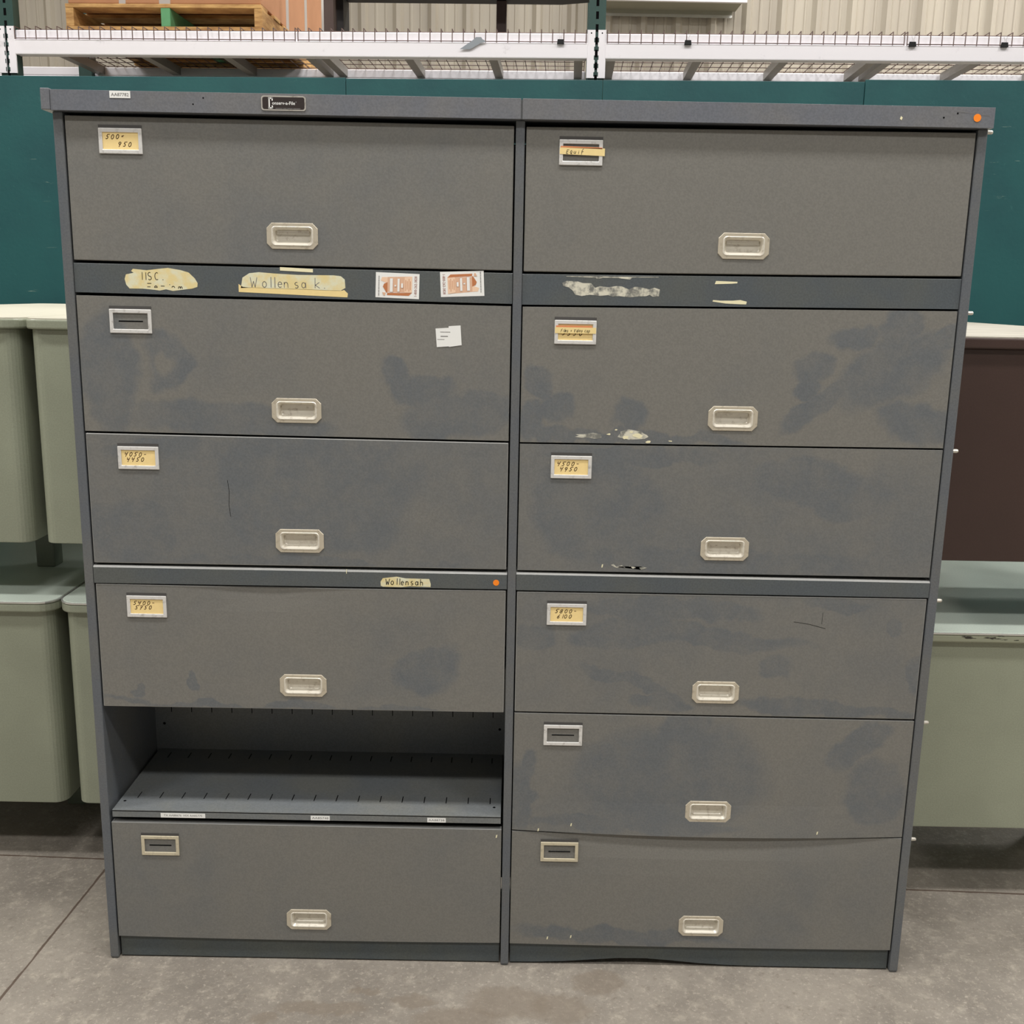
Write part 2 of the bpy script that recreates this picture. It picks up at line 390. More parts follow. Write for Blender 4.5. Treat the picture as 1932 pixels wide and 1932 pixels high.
# rails between the tiers
def rail(bay, zt, zb, y, big):
    x0, x1 = BAYX[bay]; x0 -= .002; x1 += .002
    mb = MB()
    # folded channel; the taller one has a rolled top edge with its highlight painted in
    c = .0042 if big else .0014
    vs = []
    for x, t_, b_ in ((x0, zt[0], zb[0]), (x1, zt[1], zb[1])):
        vs += [(x, y, b_), (x, y, t_-c), (x, y+c*.35, t_-c*.35), (x, y+c, t_), (x, y+.05, t_), (x, y+.05, b_)]
    mb.add(vs, [(0, 6, 7, 1), (4, 10, 11, 5), (5, 11, 6, 0), (5, 0, 1, 2, 3, 4), (6, 11, 10, 9, 8, 7)])
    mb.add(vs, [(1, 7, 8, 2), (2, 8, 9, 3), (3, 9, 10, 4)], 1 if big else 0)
    return mb.build('rail', [RAIL, EDGE_HILITE], cab)
RL1 = rail('L', (1.6005, 1.5965), (1.5415, 1.5345), .004, 0)
RR1 = rail('R', (1.5955, 1.602), (1.5335, 1.5410), .004, 0)
RL2 = rail('L', (.9612, .9610), (.9215, .9240), .0005, 1)
RR2 = rail('R', (.9625, .9600), (.9228, .9225), .0005, 1)

# shelves and the open compartment
for bay in 'LR':
    x0, x1 = BAYX[bay]
    for z in (1.86, 1.575, 1.235, .945, .628, .3825) if bay == 'L' else (1.86, 1.575, 1.235, .945, .628, .343):
        if bay == 'L' and z == .3825: continue
        MB().box(x0+.0005, x1-.0005, .052, DEP-.0065, z-.012, z).build('shelf', INNER, cab)
    MB().box(x0+.0005, x1-.0005, .02, DEP-.0065, .03, .045).build('bottom_panel', INNER, cab)
x0, x1 = -.9035, -.0140
mb = MB().box(x0, x1, .002, DEP-.0065, .3785, .3825)
mb.box(x0, x1, .002, .006, .3648, .3810)
for yy in (.060, .275):
    for k in range(17):
        x = -.866+k*(.826/16); mb.add([(x-.0011, yy, .38285), (x+.0011, yy, .38285), (x+.0011, yy+.030, .38285), (x-.0011, yy+.030, .38285)], [(0,1,2,3)], 1)
for x in (-.89, -.03): mb.cyl((x, .045, .3824), (x, .045, .3829), .0035, 8, 1)
shelf = mb.build('open_shelf', [INNER, BLACK], cab, .0012)
def row(px0, px1, txt, lab, mid=None):
    sticker('asset_sticker', rect(px0, .3655, px1, .3765), .0018, [PAPER, INKG], shelf,
            lambda mb, y: printed(mb, txt, px0+(px1-px0)*.07, .3688, (px1-px0)*.86, .0048, y, 1), lab)
row(-.793, -.691, 'TX AA88676  HIX AA85775', 'long white sticker at the left')
row(-.4494, -.4057, 'AA85748', 'white sticker printed AA85748')
row(-.1823, -.1398, 'AA88738', 'white sticker printed AA88738')

# kick plates
for bay, bow in (('L', 0), ('R', .016)):
    x0, x1 = BAYX[bay]; x0 += .001; x1 -= .001; n = 14; mb = MB()
    vs = []
    for i in range(n+1):
        s = i/n; x = x0+(x1-x0)*s; zb = .004+bow*math.exp(-((s-.33)/.16)**2)
        vs += [(x, .010, zb), (x, .010, .062), (x, .018, .062), (x, .018, zb)]
    fs = []
    for i in range(n):
        a, b = 4*i, 4*i+4
        fs += [(a, b, b+1, a+1), (a+1, b+1, b+2, a+2), (a+2, b+2, b+3, a+3), (a, a+3, b+3, b)]
    fs += [(0, 1, 2, 3), (4*n+3, 4*n+2, 4*n+1, 4*n)]
    mb.add(vs, fs).build('toe_kick', KICK, cab)
# pivot studs on the right-hand side
for z in (1.8913, 1.533, 1.2425, .9085, .6203, .3302):
    mb = MB().cyl((.930, .03, z), (.9335, .03, z), .0062, 12, 1).cyl((.9335, .03, z), (.9500, .03, z), .0042, 12, 0).cyl((.95, .03, z), (.9525, .03, z), .0042, 12, 0, .003)
    mb.build('pivot_stud', [STUD, CLIPB], cab, 0, smooth=False)

STAINS = {'L2': [(-0.849, 1.381, 0.055, 0.121, 0), (-0.727, 1.4, 0.048, 0.057, 0), (-0.593, 1.281, 0.213, 0.036, -3), (-0.118, 1.301, 0.123, 0.05, 12), (-0.252, 1.376, 0.022, 0.05, 20), (-0.191, 1.355, 0.067, 0.033, 10)],
 'L3': [(-0.819, 1.041, 0.103, 0.071, 0), (-0.719, 1.216, 0.169, 0.028, 0), (-0.416, 1.165, 0.226, 0.127, 0), (-0.466, 0.971, 0.437, 0.017, -1), (-.44, 1.06, .19, .07, 0)],
 'L1': [],
 'L4': [(-0.463, 0.639, 0.46, 0.011, -1), (-0.19, 0.74, 0.076, 0.056, 20), (-0.826, 0.671, 0.012, 0.018, -20), (-0.7, 0.693, 0.008, 0.023, 20)],
 'L6': [],
 'R1': [],
 'R2': [(0.618, 1.422, 0.037, 0.031, 0), (0.613, 1.376, 0.024, 0.024, 0), (0.782, 1.407, 0.122, 0.057, 25), (0.795, 1.5, 0.035, 0.049, 0), (0.906, 1.48, 0.076, 0.024, 30), (0.709, 1.476, 0.054, 0.027, 0), (0.637, 1.343, 0.094, 0.019, 38), (0.093, 1.316, 0.033, 0.031, 0), (0.233, 1.308, 0.042, 0.031, 0), (0.053, 1.376, 0.024, 0.046, 25), (0.038, 1.298, 0.031, 0.04, 0), (0.246, 1.263, 0.235, 0.014, -2), (0.847, 1.302, 0.09, 0.039, -10)],
 'R3': [(0.27, 1.224, 0.19, 0.023, -2), (0.173, 1.107, 0.147, 0.128, 0), (0.441, 0.995, 0.379, 0.033, -2), (0.669, 1.163, 0.169, 0.058, -10)],
 'R4': [(0.343, 0.885, 0.197, 0.027, -2), (0.428, 0.826, 0.234, 0.024, -6), (0.253, 0.829, 0.117, 0.037, 12), (0.591, 0.749, 0.042, 0.03, -5), (0.909, 0.743, 0.029, 0.043, 0), (0.713, 0.904, 0.086, 0.017, -5), (0.27, 0.712, 0.118, 0.017, -20), (0.331, 0.663, 0.071, 0.015, 0), (0.71, 0.658, 0.201, 0.018, -2), (0.846, 0.846, 0.016, 0.017, 0), (0.055, 0.819, 0.047, 0.037, 0)],
 'R5': [(0.363, 0.484, 0.216, 0.131, 0), (0.393, 0.607, 0.059, 0.036, 0), (0.789, 0.57, 0.071, 0.036, 35), (0.835, 0.455, 0.072, 0.079, 0), (0.05, 0.517, 0.017, 0.034, 0), (0.034, 0.438, 0.03, 0.079, 0), (0.296, 0.371, 0.244, 0.019, -2)],
 'R6': [(0.284, 0.086, 0.248, 0.022, -3)]}
BASE = {'L1': .25, 'L2': .1, 'L3': .75, 'L4': .2, 'L6': .3, 'R1': 0., 'R2': 0., 'R3': .55, 'R4': .4, 'R5': .35, 'R6': .1}

# door: key -> z of TL, TR, BR, BL, sag of top and bottom edge, handle z, holder z, front y
DOORS = {
 'L1': (1.8860, 1.8822, 1.6012, 1.6060, 0, .001, 1.6611, 1.8387), 'L2': (1.5352, 1.5295, 1.2498, 1.2545, 0, 0, 1.3056, 1.4846),
 'L3': (1.2500, 1.2455, .9680, .9665, 0, 0, 1.0236, 1.1988), 'L4': (.9192, .9205, .6368, .6345, .0015, 0, .6923, .8696),
 'L6': (.3510, .3492, .0585, .0592, 0, .003, .1112, .2952),
 'R1': (1.8812, 1.8860, 1.6068, 1.6000, 0, .001, 1.6584, 1.8335), 'R2': (1.5292, 1.5366, 1.2516, 1.2480, 0, 0, 1.3063, 1.4793),
 'R3': (1.2440, 1.2475, .9680, .9676, 0, 0, 1.0236, 1.1965), 'R4': (.9188, .9192, .6385, .6402, 0, 0, .6941, .8693),
 'R5': (.6362, .6338, .3500, .3512, 0, .0085, .4049, .5857), 'R6': (.3470, .3464, .0580, .0580, .0085, .002, .1128, .2977)}
CARDS = {'L1': ('500~', '950'), 'L3': ('4050-', '4450'), 'L4': ('5400-', '5750'), 'R3': ('4500-', '4950'), 'R4': ('5800-', '6100'), 'R2': ('', '3550')}
DLAB = {'L1': 'clean grey door, card reads 500 950', 'L2': 'grey door with ring stain and barcode label', 'L3': 'grey door, card reads 4050 4450',
 'L4': 'taupe grey door above the open shelf', 'L6': 'lowest left door under the open shelf', 'R1': 'clean grey door with tape strip over holder', 'R2': 'grey door with dark wiped smears and chipped paint',
 'R3': 'grey door, card reads 4500 4950', 'R4': 'smeared grey door, card reads 5800 6100', 'R5': 'grey door sagging at its lower edge', 'R6': 'lowest right door, dented along its top'}

def door(key):
    zTL, zTR, zBR, zBL, sT, sB, hz, lz = DOORS[key]
    x0, x1 = BAYX[key[0]]; hx = -.459 if key[0] == 'L' else .4595; lx = -.7975 if key[0] == 'L' else .1225
    yf = .0022
    top = lambda s: zTL+(zTR-zTL)*s-sT*4*s*(1-s); bot = lambda s: zBL+(zBR-zBL)*s-sB*4*s*(1-s)
    sh = (hx-x0)/(x1-x0)
    xs = sorted([x0+(x1-x0)*i/14 for i in range(15) if abs(x0+(x1-x0)*i/14-hx) > .05]+[hx-.0385, hx+.0385])
    tz = lambda z: (z-bot(sh))/(top(sh)-bot(sh))
    ts = [0, tz(hz-.0165), tz(hz+.0165), .35, .5, .65, .8, .9, 1]
    ts = sorted(ts)
    dent = lambda s, t: 0.
    if key == 'R6': dent = lambda s, t: .007*math.sin(math.pi*min(1, s/1.0))*max(0, (t-.72)/.28)**1.5
    if key == 'L4': dent = lambda s, t: .004*math.exp(-((s-.42)/.13)**2)*max(0, (t-.75)/.25)
    if key == 'R5': dent = lambda s, t: -.004*math.sin(math.pi*s)*max(0, (.25-t)/.25)
    vs, fs = [], []
    nx, nt = len(xs), len(ts)
    for x in xs:
        s = (x-x0)/(x1-x0)
        for t in ts: vs.append((x, yf+dent(s, t), bot(s)+(top(s)-bot(s))*t))
    hi = min(range(nx), key=lambda i: abs(xs[i]-(hx-.0385)))
    ti = ts.index(tz(hz-.0165))
    for i in range(nx-1):
        for j in range(nt-1):
            if i == hi and j == ti: continue
            a = i*nt+j; fs.append((a, a+nt, a+nt+1, a+1))
    # turned-back flanges round the edge, closed by a thin back sheet
    per = [i*nt for i in range(nx)]+[(nx-1)*nt+j for j in range(1, nt)]+[i*nt+nt-1 for i in range(nx-2, -1, -1)]+[j for j in range(nt-2, 0, -1)]
    k = len(vs); vs += [(vs[p][0], .0195, vs[p][2]) for p in per]
    n = len(per)
    n0 = len(fs)
    for i in range(n): fs.append((per[i], k+i, k+(i+1) % n, per[(i+1) % n]))
    mb = MB().add(vs, fs)
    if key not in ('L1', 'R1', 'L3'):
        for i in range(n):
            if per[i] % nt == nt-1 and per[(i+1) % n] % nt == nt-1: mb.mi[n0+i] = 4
    if key not in CARDS and key != 'R1': mb.prism_y(rrect(lx, lz, .051, .0030, .0012, 3), yf-.0003, yf-.0001, 1)
    if key == 'R2':
        for (cx, cz, r) in ((.262, 1.2665, .007), (.235, 1.262, .006), (.20, 1.268, .003), (.285, 1.2535, .004), (.247, 1.274, .004), (.33, 1.256, .0025), (.215, 1.278, .002)):
            q = [(cx+r*random.uniform(.6, 1.5)*1.4*math.cos(t), cz+r*random.uniform(.35, .9)*math.sin(t)) for t in [2*math.pi*i/9 for i in range(9)]]
            mb.prism_y(q, yf-.0004, yf-.0001, 2)
        for (cx, cz, rx, rz) in ((.25, 1.268, .035, .010), (.16, 1.264, .03, .006)):
            mb.prism_y([(cx+rx*random.uniform(.7, 1.2)*math.cos(t), cz+rz*random.uniform(.6, 1.2)*math.sin(t)) for t in [2*math.pi*i/14 for i in range(14)]], yf-.0002, yf-.00005, 3)
    specks = {'R5': ((.147, .3665), (.072, .352), (.712, .357)), 'R3': ((.196, .9805),), 'R6': ((.155, .0785), (.10, .074)), 'L6': ((-.0235, .333),)}
    for cx, cz in specks.get(key, ()):
        mb.prism_y([(cx-.0015, cz-.004), (cx+.0015, cz-.003), (cx+.0025, cz+.004), (cx-.0005, cz+.003)], yf-.0004-dent((cx-x0)/(x1-x0), .05)*-1, yf+dent((cx-x0)/(x1-x0), .05), 2)
    if key == 'R3':
        mb.prism_y([(.215+.006*i, .983-.0006*i+.003*math.sin(i*2.1)) for i in range(14)]+[(.29-.006*i, .9785+.002*math.sin(i*1.7)) for i in range(12)], yf-.0003, yf-.0001, 3)
    if key == 'R2': pass
    if key == 'L3': mb.stroke([(-.6105, 1.154), (-.6075, 1.13), (-.609, 1.10), (-.6065, 1.075)], .0009, yf-.0002, 1)
    if key == 'R4':
        mb.stroke([(.622, .8615), (.655, .857), (.692, .8475)], .0009, yf-.0002, 1); mb.stroke([(.684, .884), (.683, .858)], .0007, yf-.0002, 1)
    d = mb.build('door', [door_mat('door_paint_'+key, STAINS[key], BASE[key], key), BLACK, CREAM, GLUE, EDGE_HILITE], cab, .0017, 2, bmat=4 if key not in ('L1', 'R1', 'L6') else -1)
    d['label'] = DLAB[key]
    # recessed pull
    loops = []
    def lp(w, h, r, y, ch=False): loops.append([(px, y, pz) for px, pz in rrect(hx, hz, w, h, r, 5, ch)])
    y0 = yf-.0002
    lp(.104, .0515, .0105, y0+.0002, True); lp(.104, .0515, .0105, y0-.0012, True); lp(.1025, .050, .010, y0-.0018, True)
    lp(.085, .0385, .008, y0-.0018); lp(.0825, .036, .007, y0-.0028); lp(.079, .033, .0065, y0-.0022); lp(.0725, .0255, .006, y0+.0055)
    lp(.070, .0232, .006, y0+.0110); lp(.066, .020, .005, y0+.0125)
    mb = MB(); n = len(loops[0])
    mb.add([p for l in loops for p in l], [(i+k*n, i+(k+1)*n, (i+1) % n+(k+1)*n, (i+1) % n+k*n) for k in range(len(loops)-1) for i in range(n)]+[tuple(range((len(loops)-1)*n, len(loops)*n))])
    # finger lip inside the cup
    mb.box(hx-.033, hx+.033, y0+.0085, y0+.0095, hz+.0040, hz+.0115)
    for q in range(3*n): mb.mi[q] = 1
    h = mb.build('handle', [HANDLE, PLATE], d)
    # card holder: a frame with an open window
    hm = ALU_WARM if key in ('L6', 'R6') else ALU
    W, H = .0868, .0490; w, hh = .0715, .0325
    A = [(lx-W/2, lz-H/2), (lx+W/2, lz-H/2), (lx+W/2, lz+H/2), (lx-W/2, lz+H/2)]
    B = [(lx-w/2, lz-hh/2), (lx+w/2, lz-hh/2), (lx+w/2, lz+hh/2), (lx-w/2, lz+hh/2)]
    mb = MB(); ya, yb = yf-.0032, yf-.0002
    vs = [(a, ya, b) for a, b in A]+[(a, ya, b) for a, b in B]+[(a, yb, b) for a, b in A]+[(a, yb, b) for a, b in B]
    fs = []
    for i in range(4):
        j = (i+1) % 4
        fs += [(i, j, 4+j, 4+i), (8+i, 12+i, 12+j, 8+j), (i, 8+i, 8+j, j), (4+i, 4+j, 12+j, 12+i)]
    mb.add(vs, fs).build('label_holder', hm, d, .0012, 2)
    MB().box(lx-W/2, lx+W/2, yf-.0008, yf-.0001, lz+H/2, lz+H/2+.0062).build('holder_shadow_strip', HOLDER_SHADE, d)
    if key in CARDS:
        a, b = CARDS[key]
        mb = MB().box(lx-.0355, lx+.0355, yf-.0011, yf-.0004, lz-.0162, lz+.0162); yy = yf-.00125
        off = {'L1': (-.030, -.006, .004, -.010), 'L3': (-.030, -.026, .0035, -.0075), 'L4': (-.030, -.027, .0035, -.0065), 'R3': (-.031, -.025, .003, -.0085), 'R4': (-.026, -.022, .003, -.0085), 'R2': (0, -.029, 0, -.0065)}[key]
        if a: write(mb, a, lx+off[0], lz+off[2], .0082, yy, .0013, 1.22, .8, .3)
        write(mb, b, lx+off[1], lz+off[3], .0082, yy, .0013, 1.22 if key != 'R2' else 1.45, .8, .3)
        mb.build('label_card', [CARD, INK], d)['label'] = 'yellow card with handwritten numbers'
    if key == 'R1':
        mb = MB().prism_y([(.1225-.0425, 1.8385-.0085), (.1225+.0475, 1.836-.0085), (.1225+.0475, 1.836+.006), (.1225-.0425, 1.8385+.004)], yf-.0038, yf-.0034)
        mb.prism_y([(.1225-.0415, 1.8425), (.1225+.0425, 1.8405), (.1225+.0425, 1.8435), (.1225-.0405, 1.8455)], yf-.0038, yf-.0034, 2)
        write(mb, 'EQuiP' if 0 else 'EQui', .0925, 1.8310, .0070, yf-.0040, .0009, 1.05); mb.stroke([(.1235, 1.830), (.1245, 1.8375), (.1275, 1.8405)], .0009, yf-.004, 1); mb.stroke([(.1235, 1.8345), (.127, 1.8355)], .0009, yf-.004, 1)
        mb.build('tape_label', [TAPE, INKB, TAPE_O], d)['label'] = 'strip of yellowed tape across the holder'
    if key == 'R2':
        mb = MB().box(lx-.0425, lx+.0425, yf-.0039, yf-.0034, lz-.0022, lz+.0100).box(lx-.0405, lx+.034, yf-.0039, yf-.0034, lz+.0100, lz+.0135, 2)
        write(mb, 'Films + Video cap', lx-.031, lz+.0005, .0060, yf-.0041, .0007, .68, .5, .25)
        mb.build('tape_label', [TAPE, INKB, TAPE_O], d)['label'] = 'tape strip with handwritten words'
    if key == 'L2':
        mb = MB().prism_y([(-.1644, 1.4435), (-.1400, 1.4455), (-.1385, 1.4445), (-.1128, 1.4485), (-.1155, 1.4888), (-.1400, 1.4868), (-.1402, 1.4835), (-.1672, 1.4815)], yf-.0008, yf-.0002)
        yy = yf-.0010
        for (a, b, z, t) in ((-.157, -.137, 1.4748, .0011), (-.156, -.142, 1.4660, .0016), (-.163, -.149, 1.4595, .0009)):
            k = a
            while k < b: e = k+random.uniform(.0008, .0022); mb.stroke([(k, z), (min(e, b), z)], t, yy, 1); k = e+.0009
        mb.build('paper_label', [PAPER, INKG], d)['label'] = 'crooked white paper label'
    return d
for k in DOORS: door(k)

# labels stuck on the rails
yr = .004
tear = [(-.8035, 1.5585), (-.797, 1.5508), (-.770, 1.5510), (-.745, 1.5490), (-.735, 1.5478), (-.722, 1.5505), (-.708, 1.5475), (-.690, 1.5500), (-.668, 1.5530), (-.6575, 1.5565),
        (-.6565, 1.5640), (-.6620, 1.5735), (-.6740, 1.5850), (-.6900, 1.5895), (-.7160, 1.5935), (-.7340, 1.5915), (-.7600, 1.5880), (-.7880, 1.5905), (-.7920, 1.5860), (-.7870, 1.5825), (-.8030, 1.5790), (-.8060, 1.5700)]
def f(mb, y):
    write(mb, 'IISC.', -.7740, 1.5690, .0145, y, .0013, .95, .62, .0, jitter=.03)
    write(mb, 'Equipm', -.7610, 1.5478, .0140, y, .0014, 1.0, .70, .0, jitter=.03, clip=1.5525)
sticker('torn_label', tear, yr, [PAPER_Y, INKB], RL1, f, 'torn yellowed paper label with cut-off handwriting')
wol = [(-.5680, 1.5560), (-.5500, 1.5570), (-.3640, 1.5540), (-.3530, 1.5600), (-.3540, 1.5770), (-.3620, 1.5835), (-.3760, 1.5850), (-.4500, 1.5845), (-.5000, 1.5865), (-.5300, 1.5885), (-.5500, 1.5860), (-.5640, 1.5770)]
def f(mb, y):
    for ch, x in zip('Wollensak.', (-.5480, -.5250, -.5120, -.5040, -.4930, -.4800, -.4590, -.4440, -.4170, -.4010)):
        write(mb, ch, x, 1.5585, .0190 if ch in 'Wllk' else .0170, y, .0013 if ch not in 'l' else .0016, 1, .68, .0, jitter=.02)
sticker('torn_label', wol, yr, [PAPER_Y, INKG], RL1, f, 'long paper label handwritten Wollensak')
sticker('tape_strip', [(-.5725, 1.5480), (-.3490, 1.5412), (-.3480, 1.5490), (-.3555, 1.5560), (-.3600, 1.5545), (-.5540, 1.5575), (-.5640, 1.5585), (-.5725, 1.5640)], yr, [TAPE], RL1)
sticker('tape_strip', rect(-.4865, 1.5925, -.4190, 1.5995, -.0025), yr-.0002, [CREAM], RL1)

def mover_card(cx, cz, flip, tilt, parent):
    W, H = .0895, .0505
    def T(a, b):
        if flip: a, b = -a, -b
        c, s = math.cos(tilt), math.sin(tilt); return (cx+a*c-b*s, cz+a*s+b*c)
    mb = MB(); y = yr
    pc = lambda pts, mi, k: mb.prism_y([T(*p) for p in pts], y-.0003-.0001*k, y-.0001*k if k else y, mi)
    pc([(-W/2, -H/2), (W/2, -H/2), (W/2, H/2), (-W/2, H/2)], 0, 0)
    # layout of the second card, unflipped: phone number at the left, carton drawing in the middle
    pc([(-.0300, -.0195), (.0205, -.0165), (.0205, .0135), (-.0300, .0135)], 1, 1)          # carton face
    pc([(-.0300, .0135), (.0205, .0150), (.0215, .0200), (-.0235, .0195)], 2, 2)            # top flap
    pc([(.0205, -.0165), (.0320, -.0160), (.0345, -.0090), (.0240, -.0050), (.0205, -.0060)], 3, 2)
    pc([(.0205, -.0060), (.0275, -.0030), (.0300, .0030), (.0225, .0150), (.0205, .0150)], 2, 3)
    pc([(-.0300, -.0195), (-.0145, -.0170), (-.0145, .0135), (-.0300, .0130)], 3, 4)
    for k, (a, b0, b1) in enumerate(((-.0270, -.010, .008), (-.0240, -.015, .011), (-.0205, -.010, .007), (-.0172, -.012, .010))):
        pc([(a, b0), (a+.0009, b0), (a+.0009, b1), (a, b1)], 2, 5)
    for (a, b0, b1, w) in ((-.0115, -.005, .004, .004), (-.0045, -.014, .012, .0045), (.0025, -.001, .002, .0035), (.0095, -.014, .013, .0060)):
        pc([(a-.0006, b0+.0006), (a+w-.0006, b0+.0006), (a+w-.0006, b1+.0006), (a-.0006, b1+.0006)], 2, 5)
        pc([(a, b0), (a+w, b0), (a+w, b1), (a, b1)], 0, 6)
    tmp = MB(); printed(tmp, '1-800-262-3828', -.0400, -.0200, .0055, .0400, 0, 0, vertical=-1, bold=True)
    mb.add([(T(a, b)[0], y-.0004, T(a, b)[1]) for a, _, b in tmp.v], tmp.f, 4)
    b = -.0180
    while b < .0180:
        e = b+random.uniform(.002, .006); pc([(.0375, b), (.0388, b), (.0388, e), (.0375, e)], 5, 5); b = e+.001
    pc([(.0240, .0150), (.0310, .0145), (.0285, .0205), (.0255, .0210)], 1, 5)
    # mirror faces were kept facing the viewer by the half turn, so normals stay forward
    mb.build('advert_card', [PAPER, BOXT, BOXB, BOXL, PHONE, INKG], parent)['label'] = 'white card with brown moving-carton drawing and red phone number'
mover_card(-.2458, 1.5668, True, -.028, RL1)
mover_card(-.1128, 1.5728, False, .045, RL1)

# residue on the right rail
def blob(cx, cz, rx, rz, n=18, j=.25):
    return [(cx+rx*random.uniform(1-j, 1+j)*math.cos(t), cz+rz*random.uniform(1-j, 1+j)*math.sin(t)) for t in [2*math.pi*i/n for i in range(n)]]
res = [(.0940, 1.5730), (.1060, 1.5700), (.1140, 1.5640), (.1200, 1.5555), (.1330, 1.5530), (.1500, 1.5560), (.1720, 1.5540), (.1880, 1.5560), (.1950, 1.5530), (.2100, 1.5545), (.2330, 1.5520), (.2480, 1.5545), (.2650, 1.5550), (.2730, 1.5580), (.2790, 1.5545), (.2920, 1.5555),
       (.2935, 1.5690), (.2820, 1.5725), (.2720, 1.5690), (.2540, 1.5730), (.2420, 1.5740), (.2300, 1.5680), (.2150, 1.5740), (.2040, 1.5745), (.1880, 1.5715), (.1700, 1.5735), (.1600, 1.5700), (.1520, 1.5790), (.1350, 1.5790), (.1250, 1.5820), (.1020, 1.5830), (.0930, 1.5790)]
mb = MB().prism_y(res, yr-.0003, yr)
mb.prism_y([(.100, 1.5915), (.160, 1.5905), (.163, 1.5880), (.170, 1.5885), (.176, 1.5910), (.205, 1.5905), (.232, 1.5880), (.236, 1.5925), (.29, 1.5935), (.29, 1.5942), (.18, 1.5930), (.100, 1.5925)], yr-.0003, yr)
mb.build('glue_residue', GLUE, RR1)['label'] = 'smeared white glue left by a torn label'
mb = MB().prism_y([(.4055, 1.5820), (.4400, 1.5835), (.4515, 1.5845), (.4520, 1.5875), (.4300, 1.5880), (.4080, 1.5885)], yr-.0003, yr)
mb.prism_y([(.4030, 1.5470), (.4300, 1.5435), (.4600, 1.5425), (.4725, 1.5425), (.4735, 1.5480), (.4600, 1.5510), (.4450, 1.5495), (.4200, 1.5490), (.4040, 1.5500)], yr-.0003, yr)
mb.build('tape_remnant', CREAM, RR1)
# small label and dot on the lower left rail
y2 = .0005
def f(mb, y):
    write(mb, 'Wollensah', -.2740, .9300, .0125, y, .0015, .84, .62, .05, jitter=.05)
sticker('torn_label', [(-.2845, .9270), (-.2800, .9250), (-.2400, .9245), (-.2200, .9270), (-.1760, .9260), (-.1755, .9330), (-.1790, .9440), (-.2300, .9445), (-.2500, .9480), (-.2800, .9440), (-.2850, .9360)], y2, [PAPER_Y, INKB], RL2, f, 'small torn label handwritten in black')
sticker('asset_sticker', [(-.0333+.0067*math.cos(t*math.pi/10), .9386+.0067*math.sin(t*math.pi/10)) for t in range(20)], y2, [ORANGE], RL2, None, 'round orange dot')
mb = MB().box(-.3595, -.3583, -.0003, .0030, .953, .9616); mb.build('paint_chip', CREAM, RL2)

# ------------------------------------------------------------------ desks
def rounded_plan(x0, x1, y0, y1, r, n=6):
    pts = []
    for cx, cy, a0 in ((x1-r, y0+r, -90), (x1-r, y1-r, 0), (x0+r, y1-r, 90), (x0+r, y0+r, 180)):
        pts += [(cx+r*math.cos(math.radians(a0+90*k/n)), cy+r*math.sin(math.radians(a0+90*k/n))) for k in range(n+1)]
    return pts
def desk(label, x0, x1, yf, zf, ztop, zbody, mtop, medge, mbody, mleg, r=.05, edge=.028, trim=False, L=1.83, legin=.14, bodyin=.0135, group=None, legz=None):
    t = thing('desk', label, 'desk', ((x0+x1)/2, yf+L/2, zf), 0, group)
    o = (-(x0+x1)/2, -(yf+L/2), -zf)
    def B(mb, name, mats, bev=0, seg=2, par=t):
        mb.v = [(a+o[0], b+o[1], c+o[2]) for a, b, c in mb.v]; return mb.build(name, mats, par, bev, seg)
    y1 = yf+L
    mb = MB().prism_z(rounded_plan(x0+.003, x1-.003, yf+.003, y1-.003, r-.003), ztop-.008, ztop)
    dt = B(mb, 'desktop', mtop, .001)
    B(MB().prism_z(rounded_plan(x0, x1, yf, y1, r), ztop-edge, ztop-(.006 if trim else .003)), 'edge_band', medge, .005, 3)
    if trim: B(MB().prism_z(rounded_plan(x0-.001, x1+.001, yf-.001, y1+.001, r), ztop-.006, ztop-.0015), 'metal_trim', TRIM, .0008)
    bx0, bx1 = x0+bodyin, x1-bodyin
    zt = ztop-edge
    for ya, yb in ((yf+.015, yf+.47), (y1-.47, y1-.015)):
        mb = MB().prism_z(rounded_plan(bx0, bx1, ya, yb, .032), zbody, zt)
        p = B(mb, 'pedestal', mbody, .002)
    B(MB().box(bx0+.05, bx0+.07, yf+.45, y1-.45, zbody+.12, zt), 'modesty_panel', mbody)
    for ya, yb in ((yf+.34, yf+.395), (y1-.395, y1-.34)):
        for xa in (bx0+.09, bx1-.09-.055):
            B(MB().box(xa, xa+.055, ya, yb, zf, zbody), 'leg', mleg, .004)
    return t
G1 = 'green steel desks left of the cabinet'
desk('green desk with cream top, stacked upper left at the photo edge', -1.975, -1.2215, .40, .75, 1.4745, .9033, DTOPC, DGREEN, DGREEN, DLEG, group=G1)
desk('green desk with cream top stacked directly beside the cabinet left side', -1.2165, -.463, .40, .75, 1.4745, .9033, DTOPC, DGREEN, DGREEN, DLEG, group=G1)
desk('green desk on the floor at far left, carrying another desk', -1.942, -1.1845, .40, 0, .75, .177, DTOPG, DGREEN, DGREEN, DLEG, trim=True, edge=.030, group=G1)
desk('green desk on the floor, partly hidden behind the left bay of the cabinet', -1.1800, -.423, .40, 0, .75, .177, DTOPG, DGREEN, DGREEN, DLEG, trim=True, edge=.030, group=G1)
desk('brown steel desk with pale woodgrain top, stacked right of the cabinet', .975, 1.735, .29, .75, 1.4774, .930, DTOPW, BROWN, BROWN, DLEG, edge=.0295, r=.012, bodyin=.012)
desk('green desk with chipped front edge on the floor, under the brown desk', .975, 1.735, .29, 0, .75, .213, DTOPG, CHIP, DGREEN, DLEG, edge=.0276, trim=True, r=.03)

